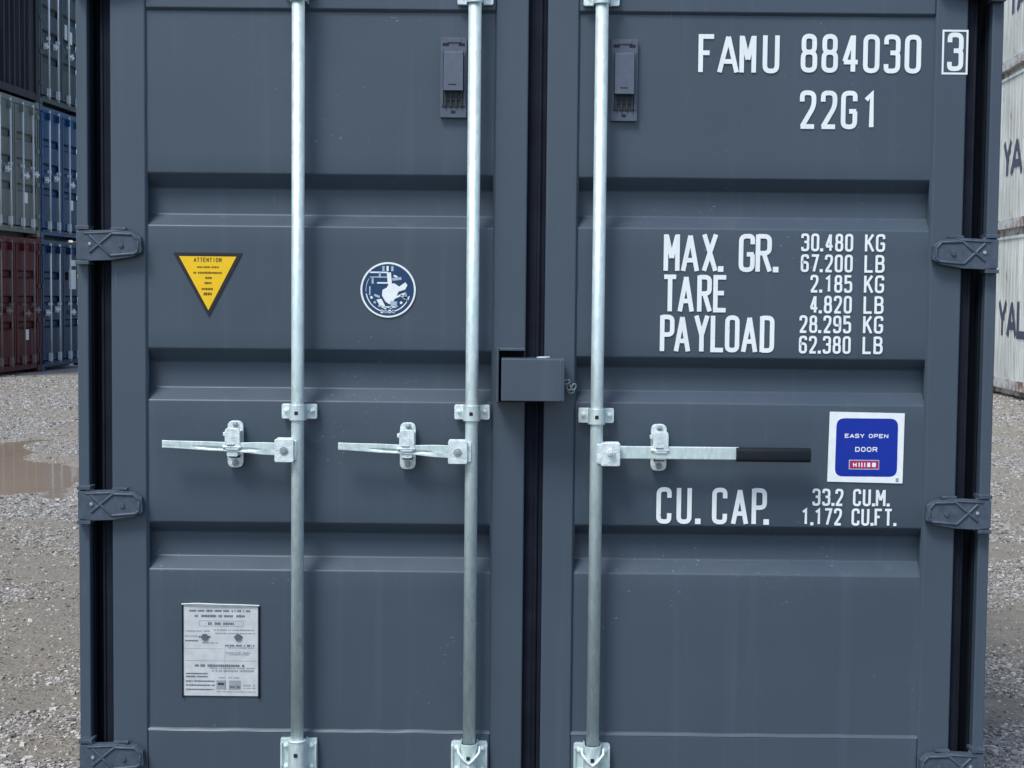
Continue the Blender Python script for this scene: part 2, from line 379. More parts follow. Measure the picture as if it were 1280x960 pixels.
def build_gravel():
    N_ = N('loose_stone'); g = N_.n('ShaderNodeNewGeometry')
    N_.l(N_.ramp(g.outputs['Random Per Island'], [(0, (.13, .118, .10, 1)), (.35, (.31, .285, .25, 1)), (.7, (.44, .41, .37, 1)), (1, (.70, .68, .65, 1))]), N_.b.inputs['Base Color'])
    N_.b.inputs['Roughness'].default_value = .55; M['stone'] = N_.m
    rng = random.Random(3); vs = []; fs = []; cnt = 0
    base = [(x, y, z) for x in (-1, 1) for y in (-1, 1) for z in (-1, 1)]
    bf = [(0, 1, 3, 2), (4, 6, 7, 5), (0, 4, 5, 1), (2, 3, 7, 6), (0, 2, 6, 4), (1, 5, 7, 3)]
    tries = 0
    while cnt < 90000 and tries < 700000:
        tries += 1
        u = rng.random()
        y = .2+24*(rng.random()**1.35); dep = y+CD
        if u < .52: x = dep*rng.uniform(-.355, -.265)
        elif u < .86: x = dep*rng.uniform(.285, .35)
        else: x = rng.uniform(-11, 8)
        if y < 6.3 and abs(x) < 1.25: continue
        z, m_ = gz(x, y)
        if z < -.028: continue
        if rng.random() < min(.95, (m_-.30)*2.2): continue
        s = rng.uniform(.0019, .0050)*(1+.05*dep)*(2.1 if rng.random() < .05 else 1)
        a = rng.uniform(0, 3.14); ca, sa = math.cos(a), math.sin(a); fx, fy, fz = s*rng.uniform(.8, 1.5), s*rng.uniform(.7, 1.1), s*rng.uniform(.45, .8)
        o = len(vs)
        for (bx, by, bz) in base:
            jx, jy, jz = bx*fx*rng.uniform(.55, 1), by*fy*rng.uniform(.55, 1), bz*fz*rng.uniform(.6, 1)
            vs.append((x+jx*ca-jy*sa, y+jx*sa+jy*ca, z+fz*.35+jz))
        fs += [tuple(o+i for i in f) for f in bf]; cnt += 1
    me = bpy.data.meshes.new('gravel'); me.from_pydata(vs, [], fs); me.materials.append(M['stone'])
    o = bpy.data.objects.new('gravel', me); COL.objects.link(o); o['kind'] = 'stuff'
    o['label'] = 'loose damp grey gravel scattered over the muddy yard'; o['category'] = 'gravel'
build_gravel()

# ============================================================ MAIN CONTAINER
HH = 2.591; HW = 1.219; LEN = 6.058
main = empty('shipping_container', label='slate blue steel container in front with closed double doors, white lettering and galvanised lock rods', category='container')

def corrugated_wall(mb, p0, p1, z0, z1, k, depth=.036, pitch=.278, flip=1):
    """vertical corrugation from p0 to p1 (xy)"""
    p0 = Vector(p0); p1 = Vector(p1); L = (p1-p0).length; d = (p1-p0)/L; nrm = Vector((-d.y, d.x))*flip
    prof = [(0, 0)]; t = 0
    while t+pitch <= L+1e-4:
        prof += [(t+pitch*.13, 0), (t+pitch*.38, 1), (t+pitch*.63, 1), (t+pitch*.88, 0)]; t += pitch
    prof.append((L, 0))
    vs = []
    for (a, b) in prof:
        q = p0+d*a+nrm*b*depth; vs += [(q.x, q.y, z0), (q.x, q.y, z1)]
    mb.add(vs, [(2*i, 2*i+2, 2*i+3, 2*i+1) for i in range(len(prof)-1)], k)

def castings(parent, k, length, bev=0):
    me = None
    for a in (-1, 1):
        for ya in (0, length-.178):
            for za in (0, HH-.118):
                cm = MB(); cm.box(*sorted((a*(HW+.002), a*(HW-.16))), ya-.003, ya+.178, za-.001, za+.119, k)
                cm.build('corner_casting', parent, bev)
def container_body(parent, k, castk, length, detail=False, endwall=False, railk=None):
    mb = MB(); railk = railk or k
    y0 = .10 if detail else .06
    for s in (-1, 1):
        corrugated_wall(mb, (s*(HW-.012), y0+.08), (s*(HW-.012), length-.12), .17, HH-.06, k, flip=(1 if s > 0 else -1)*1)
        mb.box(min(s*HW, s*(HW-.05)), max(s*HW, s*(HW-.05)), y0+.08, length-.1, .03, .169, railk)
        mb.box(min(s*HW, s*(HW-.06)), max(s*HW, s*(HW-.06)), y0+.08, length-.1, HH-.061, HH-.01, railk)
        mb.box(min(s*HW, s*(HW-.15)), max(s*HW, s*(HW-.15)), length-.1, length, .12, HH-.12, k)
    for yy in (.30, length*.5, length-.4): mb.box(-HW+.055, HW-.055, yy, yy+.06, -.011, .0995, railk)   # cross members
    mb.box(-HW+.06, HW-.06, y0+.05, length-.05, HH-.045, HH-.02, k)       # roof
    mb.box(-HW+.05, HW-.05, y0+.05, length-.05, .10, .16, railk)          # floor
    if not endwall: pass
    corrugated_wall(mb, (-HW+.15, length-.04), (HW-.15, length-.04), .16, HH-.1, k, flip=-1)
    mb.box(-HW+.15, HW-.15, length-.06, length-.002, .03, .16, k)
    mb.box(-HW+.15, HW-.15, length-.06, length-.002, HH-.1, HH-.01, k)
    body = mb.build('body', parent)
    castings(parent, castk, length, .008 if detail else 0)
    return body

body = container_body(main, 'slate_frame', 'slate_frame', LEN, True)
# door frame: posts with a channel coloured dark for its shade, header and sill
for s in (-1, 1):
    mb = MB()
    a, b = sorted((s*1.219, s*1.189)); mb.box(a, b, 0, .09, .118, HH-.118, 'slate_frame')
    a, b = sorted((s*1.1885, s*1.12)); mb.box(a, b, .065, .10, .118, HH-.118, 'shade_dark')
    a, b = sorted((s*1.219, s*1.19)); mb.box(a, b, .0905, .18, .118, HH-.118, 'slate_frame')
    a, b = sorted((s*1.1888, s*1.1815)); mb.box(a, b, .028, .0645, .15, HH-.15, 'shade_dark')
    mb.build('corner_post', main, .004, 3)
mb = MB(); mb.box(-1.05, 1.05, .0, .10, HH-.13, HH-.002, 'slate_frame'); mb.build('door_header', main, .005)
mb = MB(); mb.box(-1.05, 1.05, .0, .10, .02, .165, 'slate_frame'); mb.build('door_sill', main, .005)

Z_TOP, Z_BOT = 2.325, .398
def door(side):
    """side -1 left leaf, +1 right leaf.  frame and ribbed panel in one mesh"""
    if side < 0:
        xo, xi = -1.129, -.0265; po, pi_ = -1.036, -.1125
        bands = [(1.896, 1.859, 1.789, 1.757), (1.431, 1.394, 1.325, 1.292), (.965, .933, .868, .836)]
    else:
        xo, xi = 1.1255, .023; po, pi_ = 1.0415, .1055
        bands = [(1.894, 1.862, 1.793, 1.761), (1.419, 1.390, 1.326, 1.297), (.967, .939, .870, .837)]
    mb = MB()
    for a, b in ((xo, po), (xi, pi_)):
        a, b = sorted((a, b)); mb.box(a, b, 0, .055, .19, 2.44, 'slate_frame')
    a, b = sorted((po, pi_)); a += .0004; b -= .0004
    mb.box(a, b, .0015, .055, Z_TOP, 2.44, 'slate_frame'); mb.box(a, b, .0015, .055, .19, Z_BOT, 'slate_frame')
    fr = mb.build('door', main, .0045, 3, label='left door leaf with the yellow triangle and round emblem' if side < 0 else 'right door leaf with white weight lettering')
    # pressed panel
    F, D = .0085, .050
    prof = [(F, Z_TOP)]
    for (z1, z2, z3, z4) in bands: prof += [(F, z1), (D, z2), (D, z3), (F, z4)]
    prof.append((F, Z_BOT))
    P = fillet(prof, .004, seg=3)
    # long flats are cut up so that the sheet can be slightly uneven
    Q = []
    for i, p in enumerate(P):
        if i and (P[i]-P[i-1]).length > .08:
            k = int((P[i]-P[i-1]).length/.05)
            for j in range(1, k): Q.append(P[i-1].lerp(P[i], j/k))
        Q.append(p)
    nxs = 36; xs = [a+(b-a)*i/nxs for i in range(nxs+1)]
    vs = []
    for (y, z) in Q:
        for x in xs:
            e = math.sin(math.pi*(x-a)/(b-a))
            dy = .0022*e*noise.noise(Vector((x*2.3, z*3.1, side*4)))
            dz = .0022*noise.noise(Vector((x*1.7, z*1.3, 9+side)))*e
            vs.append((x, y+dy, z+dz if F < y else z))
    mb = MB(); W_ = nxs+1
    mb.add(vs, [(r*W_+c, r*W_+c+1, (r+1)*W_+c+1, (r+1)*W_+c) for r in range(len(Q)-1) for c in range(nxs)], 'slate', True)
    mb.build('ribbed_panel', fr, recalc=False)
    # weld beads where the panel meets the rails
    mb = MB(); rng = random.Random(side+5)
    def bead(zc, sgn, t0):
        n = 90; vs = []
        for i in range(n+1):
            x = a+(b-a)*i/n; t = t0*(1+.18*noise.noise(Vector((x*14, zc, 2))))
            vs += [(x, F+.001, zc+sgn*t), (x, F-t*.75, zc+sgn*t*.35), (x, .0005, zc-sgn*.001)]
        mb.add(vs, [(3*i+j, 3*i+j+1, 3*i+j+4, 3*i+j+3) for i in range(n) for j in range(2)], 'slate_frame', True)
    bead(Z_BOT, 1, .008); bead(Z_TOP, -1, .006)
    for xc, sg in ((a, 1), (b, -1)):
        n = 120; vs = []
        for i in range(n+1):
            z = Z_BOT+(Z_TOP-Z_BOT)*i/n; t = .004*(1+.5*noise.noise(Vector((xc, z*12, 2))))
            vs += [(xc+sg*t, F+.001, z), (xc-sg*.001, .002, z)]
        mb.add(vs, [(2*i, 2*i+1, 2*i+3, 2*i+2) for i in range(n)], 'slate_frame', True)
    mb.build('weld_bead', fr, recalc=False)
    return fr
doorL, doorR = door(-1), door(1)

# gaskets
def gasket(x0, x1, ridges, label=None):
    mb = MB(); mb.box(x0, x1, .024, .05, .17, 2.46, 'rubber')
    for r, wd in ridges: mb.cyl((r, .024, .17), (r, .024, 2.46), wd, 'rubber', n=10)
    mb.build('door_gasket', main, .002)
gasket(-1.161, -1.1295, [(-1.156, .004), (-1.134, .003)])
gasket(1.126, 1.157, [(1.1525, .004), (1.131, .003)])
gasket(-.0262, .0226, [(-.002, .003), (.006, .006)])

# hinges
def hinge(side, z):
    mb = MB(); s = side; k = 'hinge'
    X = lambda d: s*(1.213-d)
    yb = -.028
    out = [(0, -.038), (.0, .036), (.10, .040), (.150, .034), (.170, .020), (.172, -.018), (.150, -.030), (.09, -.040), (.04, -.042)]
    P = [(X(d), z+h) for d, h in out]
    mb.prism(P, yb, -.006, k)
    # raised ribs crossing over the blade
    def rib(p, q, r=.0042, yy=yb): mb.cyl((X(p[0]), yy, z+p[1]), (X(q[0]), yy, z+q[1]), r, k, n=8)
    rib((.035, .026), (.090, -.028)); rib((.035, -.020), (.094, .030)); rib((.094, .030), (.150, .028)); rib((.09, -.028), (.155, -.022))
    rib((.150, .028), (.163, .012)); rib((.163, .012), (.163, -.014)); rib((.163, -.014), (.155, -.022)); rib((.02, .030), (.10, .034), .003)
    mb.cyl((X(.118), yb-.004, z-.001), (X(.118), yb, z-.001), .007, k, n=10)
    # knuckle and pin
    mb.cyl((X(.028), -.014, z-.044), (X(.028), -.014, z+.042), .011, k, n=16)
    mb.cyl((X(.028), -.014, z-.050), (X(.028), -.014, z+.048), .006, 'zinc_dark', n=10)
    for dz in (-.052, .040): mb.box(*sorted((X(-.002), X(.034))), -.030, .02, z+dz, z+dz+.010, k)
    mb.box(*sorted((X(.09), X(.13))), -.024, -.006, z+.0395, z+.046, 'hinge')
    mb.cyl((X(.036), yb-.003, z+.002), (X(.036), yb+.004, z+.002), .005, 'zinc_dark', n=8)
    # foot that reaches in to the door stile
    mb.box(*sorted((X(.093), X(.160))), -.0065, .0005, z-.026, z+.026, k)
    return mb.build('hinge', doorL if side < 0 else doorR, .0025, 2)
for z in (2.414, 1.703, 1.010, .322):
    zz = sz(z, -.02)
    hinge(-1, zz); hinge(1, zz)

# locking rods
YR = -.046
def box_y(mb, cx, cz, w_, h_, y0, y1, k): mb.box(cx-w_/2, cx+w_/2, y0, y1, cz-h_/2, cz+h_/2, k)
def rounded(cx, cz, w_, h_, r, seg=4):
    return [(p.x, p.y) for p in fillet([(cx-w_/2, cz-h_/2), (cx-w_/2, cz+h_/2), (cx+w_/2, cz+h_/2), (cx+w_/2, cz-h_/2)], r, True, seg)]
def hexbolt(mb, x, y, z, r=.008, k='zinc_dark', rot=.3, t=.007):
    P = [(x+r*math.cos(rot+i*math.pi/3), z+r*math.sin(rot+i*math.pi/3)) for i in range(6)]
    mb.prism(P, y-t, y+.002, k); mb.cyl((x, y-t-.003, z), (x, y, z), r*.5, k, n=8)
def strap(mb, x, z0, z1, r, k, hole=None):
    """sheet strap bent over the rod"""
    n = 14; outer = []; inner = []
    for i in range(n+1):
        t = math.pi*i/n
        outer.append((x-math.cos(t)*r, YR-math.sin(t)*r*.98)); inner.append((x-math.cos(t)*(r-.004), YR-math.sin(t)*(r-.004)))
    poly = [(x-r, -.004)]+outer+[(x+r, -.004), (x+r-.004, -.004)]+inner[::-1]+[(x-r+.004, -.004)]
    m_ = len(poly); vs = [(a, b, z0) for a, b in poly]+[(a, b, z1) for a, b in poly]
    mb.add(vs, [list(range(m_)), list(range(2*m_-1, m_-1, -1))]+[(i, (i+1) % m_, m_+(i+1) % m_, m_+i) for i in range(m_)], k)
def guide(rod, x, z, w_=.094, h_=.042):
    mb = MB(); f0, f1 = -.016, -.001
    for s in (-1, 1):
        cx = x+s*(w_/2-.014)
        mb.prism(rounded(cx, z, .028, h_*.94, .005), f0, f1, 'zinc')
        hexbolt(mb, cx+s*.001, f0, z+.002, .007, 'zinc')
    strap(mb, x, z-h_/2, z+h_/2, .0225, 'galv')
    box_y(mb, x-.001, z-.001, .0095, .0095, YR-.0235, YR-.02, 'hole')
    mb.build('rod_guide', rod, .0015, 2)
def foot(rod, x, ztop, v=False, down=.17):
    mb = MB(); zb = ztop-down; w_ = .098
    P = fillet([(x-w_/2, zb), (x-w_/2, ztop), (x+w_/2, ztop), (x+w_/2, zb)], .016 if v else .004, True)
    # two flanges with upturned edges
    for s in (-1, 1):
        a, b = sorted((x+s*.020, x+s*w_/2))
        mb.prism(rounded((a+b)/2, (ztop+zb)/2, b-a, down, .009 if v else .003), -.016, -.001, 'galv')
        box_y(mb, x+s*(w_/2-.003), (ztop+zb)/2, .005, down-.02, -.024, -.016, 'galv')
        hexbolt(mb, x+s*.034, -.016, ztop-.018, .007, 'zinc'); hexbolt(mb, x+s*.034, -.016, ztop-.075, .007, 'zinc')
        hexbolt(mb, x+s*.034, -.016, ztop-.125, .007, 'zinc')
    strap(mb, x, zb, ztop+.004, .0235, 'galv')
    box_y(mb, x-.001, ztop-.031, .010, .010, YR-.0255, YR-.021, 'hole')
    if v:
        y = YR-.0215
        mb.tubepath([(x-.030, y+.014, ztop-.004), (x-.028, y+.004, ztop-.016), (x-.012, y-.002, ztop-.036), (x, y-.003, ztop-.045), (x+.012, y-.002, ztop-.036), (x+.028, y+.004, ztop-.016), (x+.030, y+.014, ztop-.004)], .0042, 'zinc')
        mb.cyl((x, y-.002, ztop-.052), (x, y-.002, ztop-.12), .004, 'zinc', n=8)
    else:
        mb.cyl((x, YR, ztop+.001), (x, YR, ztop+.006), .0245, 'zinc', n=24)
    mb.build('rod_guide', rod, .0015, 2)
def cam_end(rod, x, z, s):
    mb = MB()
    P = [(x-.03, z), (x-.034, z+s*.03), (x-.012, z+s*.055), (x+.02, z+s*.05), (x+.034, z+s*.02), (x+.03, z)]
    mb.prism(P, -.066, -.026, 'zinc')
    for q in (-1, 1): box_y(mb, x+q*.050, z+s*.035, .02, .07, -.05, .0, 'zinc')
    mb.build('cam', rod, .003, 2)
def catch(rod, x, z, side=1):
    """hasp plate that holds the handle"""
    mb = MB(); w_ = .042
    mb.prism(rounded(x, z, w_, .125, .017, 6), -.012, -.001, 'zinc')
    mb.prism(rounded(x+.001, z+.018, w_*.95, .058, .010, 5), -.062, -.055, 'zinc')          # swivel cover over the handle
    for s in (-1, 1): box_y(mb, x+s*(w_/2-.004), z+.021, .006, .034, -.0548, -.0125, 'zinc')
    mb.prism(rounded(x, z-.016, w_*.72, .026, .005), -.056, -.030, 'zinc')
    box_y(mb, x, z-.030, w_*.66, .008, -.034, -.0122, 'hole')
    box_y(mb, x-.003, z+.004, w_*.5, .004, -.0655, -.0615, 'zinc_dark')
    mb.cyl((x-w_*.6, -.058, z-.003), (x+w_*.55, -.058, z-.003), .005, 'zinc', n=10)
    hexbolt(mb, x+.001, -.013, z+.053, .008, 'zinc_dark', .1, .006) ; hexbolt(mb, x+.001, -.013, z-.049, .009, 'zinc_dark', .5, .008)
    box_y(mb, x-w_*.55, z+.030, .006, .010, -.05, -.02, 'zinc')
    mb.build('handle_catch', rod, .002, 2)
def hub(rod, xr, xc, z, bolt):
    mb = MB(); w_, h_ = .050, .061
    mb.prism(rounded(xc, z, w_, h_, .005), -.078, -.067, 'zinc'); mb.prism(rounded(xc, z, w_, h_, .005), -.040, -.030, 'zinc')
    a, b = sorted((xr, xc-(.01 if xc < xr else -.01))); mb.box(a, b, -.0668, -.0402, z-.026, z+.026, 'zinc')
    if bolt: hexbolt(mb, xc, -.078, z+.006, .011, 'zinc', .2, .010)
    else:
        mb.cyl((xc, -.081, z), (xc, -.076, z), .011, 'zinc_dark', n=14); mb.cyl((xc, -.083, z), (xc, -.081, z), .006, 'zinc_dark', n=10)
    mb.build('handle_hub', rod, .0018, 2)
def handle_left(rod, xa, xb, za, zb):
    """flat bar twisted near the catch; xa hub end, xb free end"""
    mb = MB(); n = 70; vs = []; yf, tt = -.0585, .008
    sm = lambda a, b, v: (lambda t: t*t*(3-2*t))(max(0, min(1, (v-a)/(b-a))))
    for i in range(n+1):
        u = i/n; x = xa+(xb-xa)*u; z = za+(zb-za)*u
        hh = .0165-.0045*sm(.15, .45, u)-.0022*sm(.6, .95, u)
        g = .0065*sm(.18, .38, u)*(1-sm(.58, .78, u))                 # pressed groove either side of the catch
        for (q, p) in ((yf, hh), (yf+tt, hh), (yf+tt, -hh), (yf, -hh), (yf, -hh*.62), (yf+g, -hh*.25), (yf, hh*.02)):
            vs.append((x, q+.0012*noise.noise(Vector((x*40, p*90, 1))), z+p))
    fs = [(i*7+j, i*7+(j+1) % 7, i*7+7+(j+1) % 7, i*7+7+j) for i in range(n) for j in range(7)]+[tuple(range(7)), tuple(range(n*7+6, n*7-1, -1))]
    mb.add(vs, fs, 'galv'); mb.build('handle', rod, .0012, 2)

def make_rod(x, top_z, label):
    xr = sx(x, YR)
    mb = MB(); mb.cyl((xr, YR, .20), (xr, YR, 2.50), .0168, 'galv', n=32)
    rod = mb.build('locking_rod', main, label=label)
    cam_end(rod, xr, .20, -1); cam_end(rod, xr, 2.50, 1)
    return rod, xr
r1, x1 = make_rod(-.6325, 0, 'leftmost lock rod, with its bare metal handle turned left')
r2, x2 = make_rod(-.1685, 0, 'middle lock rod, beside the door gap, with its bare metal handle turned left')
r3, x3 = make_rod(.165, 0, 'rightmost lock rod, whose handle ends in a black grip')
for rod, xr, gz_, fz, v in ((r1, x1, 1.2655, .379, False), (r2, x2, 1.268, .376, True), (r3, x3, 1.2625, .374, True)):
    guide(rod, xr, sz(gz_, -.02)); foot(rod, xr, sz(fz, -.02), v)
    if v: guide(rod, xr, 2.362, .094, .052)
    else:
        mb = MB(); strap(mb, xr, 2.336, 2.42, .0225, 'galv'); mb.box(xr-.04, xr+.04, -.012, -.001, 2.352, 2.42, 'galv'); mb.build('rod_guide', rod, .0015)
hub(r1, x1, sx(-.668, -.07), sz(1.161, -.07), False); hub(r2, x2, sx(-.205, -.07), sz(1.161, -.07), False); hub(r3, x3, sx(.203, -.07), sz(1.159, -.07), True)
handle_left(r1, sx(-.66, -.053), sx(-.994, -.053), sz(1.1635, -.053), sz(1.1755, -.053))
handle_left(r2, sx(-.20, -.053), sx(-.524, -.053), sz(1.161, -.053), sz(1.174, -.053))
catch(r1, sx(-.806, -.05), sz(1.1725, -.05)); catch(r2, sx(-.341, -.05), sz(1.1725, -.05)); catch(r3, sx(.335, -.05), sz(1.175, -.05))
mb = MB(); mb.box(sx(.21, -.053), sx(.545, -.053), -.058, -.049, sz(1.148, -.053), sz(1.182, -.053), 'galv')
mb.add([], [], 'galv'); mb.build('handle', r3, .002)
mb = MB(); P = [(y, z) for y, z in [(p.x, p.y) for p in fillet([(-.071, 1.144), (-.071, 1.181), (-.038, 1.181), (-.038, 1.144)], .010, True, 4)]]
mb.prismx([(y, sz(z, -.053)) for y, z in P], sx(.537, -.053), sx(.736, -.06), 'grip', True); mb.build('grip', r3, .001)

# lock box between the two doors
mb = MB(); xa, xb, za, zb = sx(-.103, -.03), sx(-.028, -.03), sz(1.297, -.03), sz(1.441, -.03)
mb.box(xa, xb, -.004, .0005, za, zb, 'slate_frame')
mb.box(xa, xa+.006, -.060, -.0045, za, zb, 'slate_frame'); mb.box(xa+.0065, xb, -.060, -.0045, zb-.007, zb, 'slate_frame')
mb.box(xa+.0065, xb, -.03, -.0045, za+.0, za+.006, 'shade_dark')
mb.box(xa+.007, xb-.002, -.0085, -.0045, za+.008, zb-.009, 'shade_dark')  # inside of the box, its shade put into the colour
lb = mb.build('lock_box', main, .0015)
mb = MB(); ya = -.125; a, b, c, d = sx(-.0905, ya), sx(.0775, ya), sz(1.299, ya), sz(1.413, ya)
mb.box(a, b, ya, ya+.005, c, d-.002, 'slate_frame'); mb.box(a, b, ya+.0055, -.015, d-.007, d-.001, 'slate_frame')
mb.box(a, a+.005, ya+.0055, -.02, c, d-.0075, 'slate_frame'); mb.box(b-.005, b, ya+.0055, -.015, c, d-.0075, 'slate_frame')
mb.box(b-.011, b-.0055, ya-.001, ya+.006, c+.002, d-.004, 'slate_frame')
mb.cyl(((a+b)/2+.01, -.07, d-.001), ((a+b)/2+.045, -.07, d+.001), .004, 'zinc_dark', n=10)
mb.build('box_cover', lb, .0018)
mb = MB()
for i, (cx_, cz_, an) in enumerate([(.083, 1.352, .4), (.089, 1.338, 1.9), (.095, 1.328, .1), (.102, 1.339, 1.2)]):
    pts = []
    for j in range(14):
        t = 2*math.pi*j/14; px, pz = .009*math.cos(t), .0055*math.sin(t)
        pts.append((cx_+px*math.cos(an)-pz*math.sin(an), -.014+.003*math.sin(t+i), cz_+px*math.sin(an)+pz*math.cos(an)))
    mb.tubepath(pts, .002, 'zinc_dark', 6, True)
mb.build('chain', lb)

# ventilators
def vent(x0, x1, z0, z1, parent):
    mb = MB(); cx_ = (x0+x1)/2
    mb.prism(rounded(cx_, (z0+z1)/2, x1-x0, z1-z0, .003), -.006, .009, 'vent')
    box_y(mb, cx_+.001, z1-.008, (x1-x0)*.5, .010, -.009, -.006, 'vent')
    for s in (-1, 1): box_y(mb, cx_+s*.021, z1-.018, .016, .008, -.0068, -.0058, 'hole')
    box_y(mb, cx_, z0+.014, .012, .007, -.0068, -.0058, 'hole')
    mb.box(cx_-.031, cx_-.027, -.010, -.006, z0+.03, z1-.032, 'vent'); mb.box(cx_+.027, cx_+.031, -.010, -.006, z0+.03, z1-.032, 'vent')
    vp = mb.build('ventilator', parent, .0012)
    mb = MB(); zt, zb = z1-.034, z0+.068
    mb.prismx([(-.0065, zt), (-.020, zt-.006), (-.026, zb), (-.0065, zb)], cx_-.0255, cx_+.0255, 'vent')
    mb.box(cx_-.012, cx_+.008, -.0265, -.0245, zb+.015, zb+.018, 'vent_dark')
    mb.build('vent_cover', vp, .0012)
    mb = MB(); mb.box(cx_-.0265, cx_+.0265, -.0075, -.0061, z0+.026, zb, 'vent_dark')
    for i in range(4): mb.box(cx_-.024+i*.0143, cx_-.019+i*.0143, -.012, -.0076, z0+.028, zb-.002, 'vent_dark')
    mb.box(cx_-.0265, cx_+.0265, -.011, -.0076, z0+.045, z0+.048, 'vent_dark')
    mb.build('vent_grille', vp)
vent(-.258, -.189, 2.046, 2.254, doorL); vent(.190, .260, 2.041, 2.254, doorR)

# white lettering
YT = .0060
def lettering(items, parent, label):
    mb = MB()
    for it in items: words(mb, *it[:-1], YT, 'marking', **it[-1])
    return mb.build('lettering', parent, recalc=False, label=label)
mb = MB(); big = .0122
for i, ch in enumerate('FAMU'): glyph(mb, ch, .4195+i*.0566-(.0045 if ch in 'AM' else 0)+(.002 if ch == 'A' else 0), 2.1705, .044 if ch != 'A' else .050, .1005, big, YT, 'marking')
for i, ch in enumerate('884030'): glyph(mb, ch, .6895+i*.0546, 2.1735, .0432, .101, big, YT, 'marking')
mb.build('lettering', doorR, recalc=False, label='container number FAMU 884030')
mb = MB(); glyph(mb, '3', 1.0725, 2.180, .042, .100, big, -.0010, 'marking')
mb.stroke([(1.061, 2.1735), (1.061, 2.2845), (1.124, 2.2845), (1.124, 2.1735)], .005, -.0010, 'marking', True)
mb.build('lettering', doorR, recalc=False, label='boxed check digit 3')
mb = MB()
for i, ch in enumerate('22G1'): glyph(mb, ch, .6895+i*.0553-(.002 if ch == 'G' else 0), 2.0265, .0432 if ch != '1' else .04, .1005, big, YT, 'marking')
mb.build('lettering', doorR, recalc=False, label='size code 22G1')
mb = MB()
def run(txt, xs, z0, h, wd, st):
    for ch, x in zip(txt, xs): glyph(mb, ch, x, z0, wd, h, st, YT, 'marking')
X0 = lambda px: .336+(px-120)/4*.002128     # offsets along a row of capitals
run('MAX.GR.', [X0(q) for q in (122, 214, 312, 393, 496, 580, 667)], 1.648, .101, .0425, .0120)
run('TARE', [X0(q) for q in (120, 200, 292, 372)], 1.5405, .099, .0385, .0120)
run('PAYLOAD', [X0(q)-.002 for q in (113, 188, 285, 366, 438, 524, 612)], 1.4345, .0985, .0385, .0120)
mb.build('lettering', doorR, recalc=False, label='row names MAX. GR., TARE and PAYLOAD')
mb = MB(); sw, ss = .0215, .0066
rows = [('30.480', .8385, 1.7045, 'KG'), ('67.200', .8385, 1.6495, 'LB'), ('2.185', .8385, 1.5955, 'KG'), ('4.820', .8385, 1.5405, 'LB'), ('28.295', .8380, 1.4880, 'KG'), ('62.380', .8380, 1.4335, 'LB')]
for num, xr, z0, u in rows:
    x = xr
    for ch in reversed(num):
        if ch == '.': x -= .0095; glyph(mb, ch, x+.001, z0, 0, 0, ss, YT, 'marking'); x -= .0015
        else: x -= sw; glyph(mb, ch, x, z0, sw, .0472, ss, YT, 'marking'); x -= .0048
    for i, ch in enumerate(u): glyph(mb, ch, .8695+i*.029, z0, .0245, .0472, ss, YT, 'marking')
mb.build('lettering', doorR, recalc=False, label='weights in kilograms and pounds')
mb = MB(); run('CU', [.328, .382], .9735, .0985, .0405, .0120); run('.', [.432], .9735, .0985, .0405, .0120)
run('CAP', [.477, .531, .583], .9735, .0985, .0405, .0120); run('.', [.627-.012], .9735, .0985, .04, .0120)
mb.build('lettering', doorR, recalc=False, label='words CU. CAP.')
mb = MB()
def small(txt, x, z0):
    for ch in txt:
        if ch == '.': glyph(mb, ch, x-.0015, z0, 0, 0, ss, YT, 'marking'); x += .0085
        elif ch == ' ': x += .021
        else:
            wv = sw if ch != 'M' else .026
            glyph(mb, ch, x, z0, wv, .0465, ss, YT, 'marking'); x += wv+.0048
small('33.2 CU.M.', .745, 1.026); small('1.172 CU.FT.', .716, .9735)
mb.build('lettering', doorR, recalc=False, label='volume figures 33.2 CU.M. and 1.172 CU.FT.')

# stickers on the doors
YS = .0055
rng = random.Random(11)
mb = MB()
mb.prism([(-.965, 1.685), (-.781, 1.685), (-.871, 1.516)], YS, YS+.0015, 'black')
mb.add([(-.949, YS-.0002, 1.6755), (-.797, YS-.0002, 1.6755), (-.8715, YS-.0002, 1.533)], [(0, 1, 2)], 'yellow')
words(mb, 'ATTENTION', -.910, -.836, 1.6605, 1.6725, .0022, YS-.0005, 'brownprint')
for z, wd, h in ((1.647, .058, .005), (1.632, .078, .006), (1.6185, .022, .007), (1.605, .020, .006), (1.589, .034, .006), (1.576, .024, .008)):
    fine(mb, -.872-wd/2, -.872+wd/2, z, h, YS-.0005, 'brownprint', rng, .9, .4, .9)
mb.build('warning_sticker', doorL, recalc=True, label='yellow triangular warning sticker with black edge')
# round emblem
mb = MB(); ex, ez, er = -.3935, 1.5915, .0735
circ = lambda r, n=48: [(ex+r*math.cos(2*math.pi*i/n), ez+r*math.sin(2*math.pi*i/n)) for i in range(n)]
mb.prism(circ(er), YS, YS+.0015, 'white'); y1, y2, y3 = YS-.0003, YS-.0006, YS-.0009
mb.add([(a, y1, b) for a, b in circ(er*.935)], [list(range(48))], 'navy')
E_ = lambda u, v: (ex+u*er, ez+v*er)
def mark(pts, k='white', y=y2): mb.add([(E_(*p)[0], y, E_(*p)[1]) for p in pts], [list(range(len(pts)))], k)
def ln(p, q, wd=.05, k='white', y=y2): mb.stroke([E_(*p), E_(*q)], wd*er, y, k)
mb.stroke([(ex+.80*er*math.cos(t), ez+.80*er*math.sin(t)) for t in [rad(190+i*7) for i in range(23)]], .035*er, y2, 'white')
mb.stroke([(ex+.80*er*math.cos(t), ez+.80*er*math.sin(t)) for t in [rad(150+i*5) for i in range(8)]], .03*er, y2, 'paleblue')
for i, x in enumerate((-.17, -.02, .15)): ln((x, .86), (x, .68), .08, 'white' if i % 2 else 'paleblue')
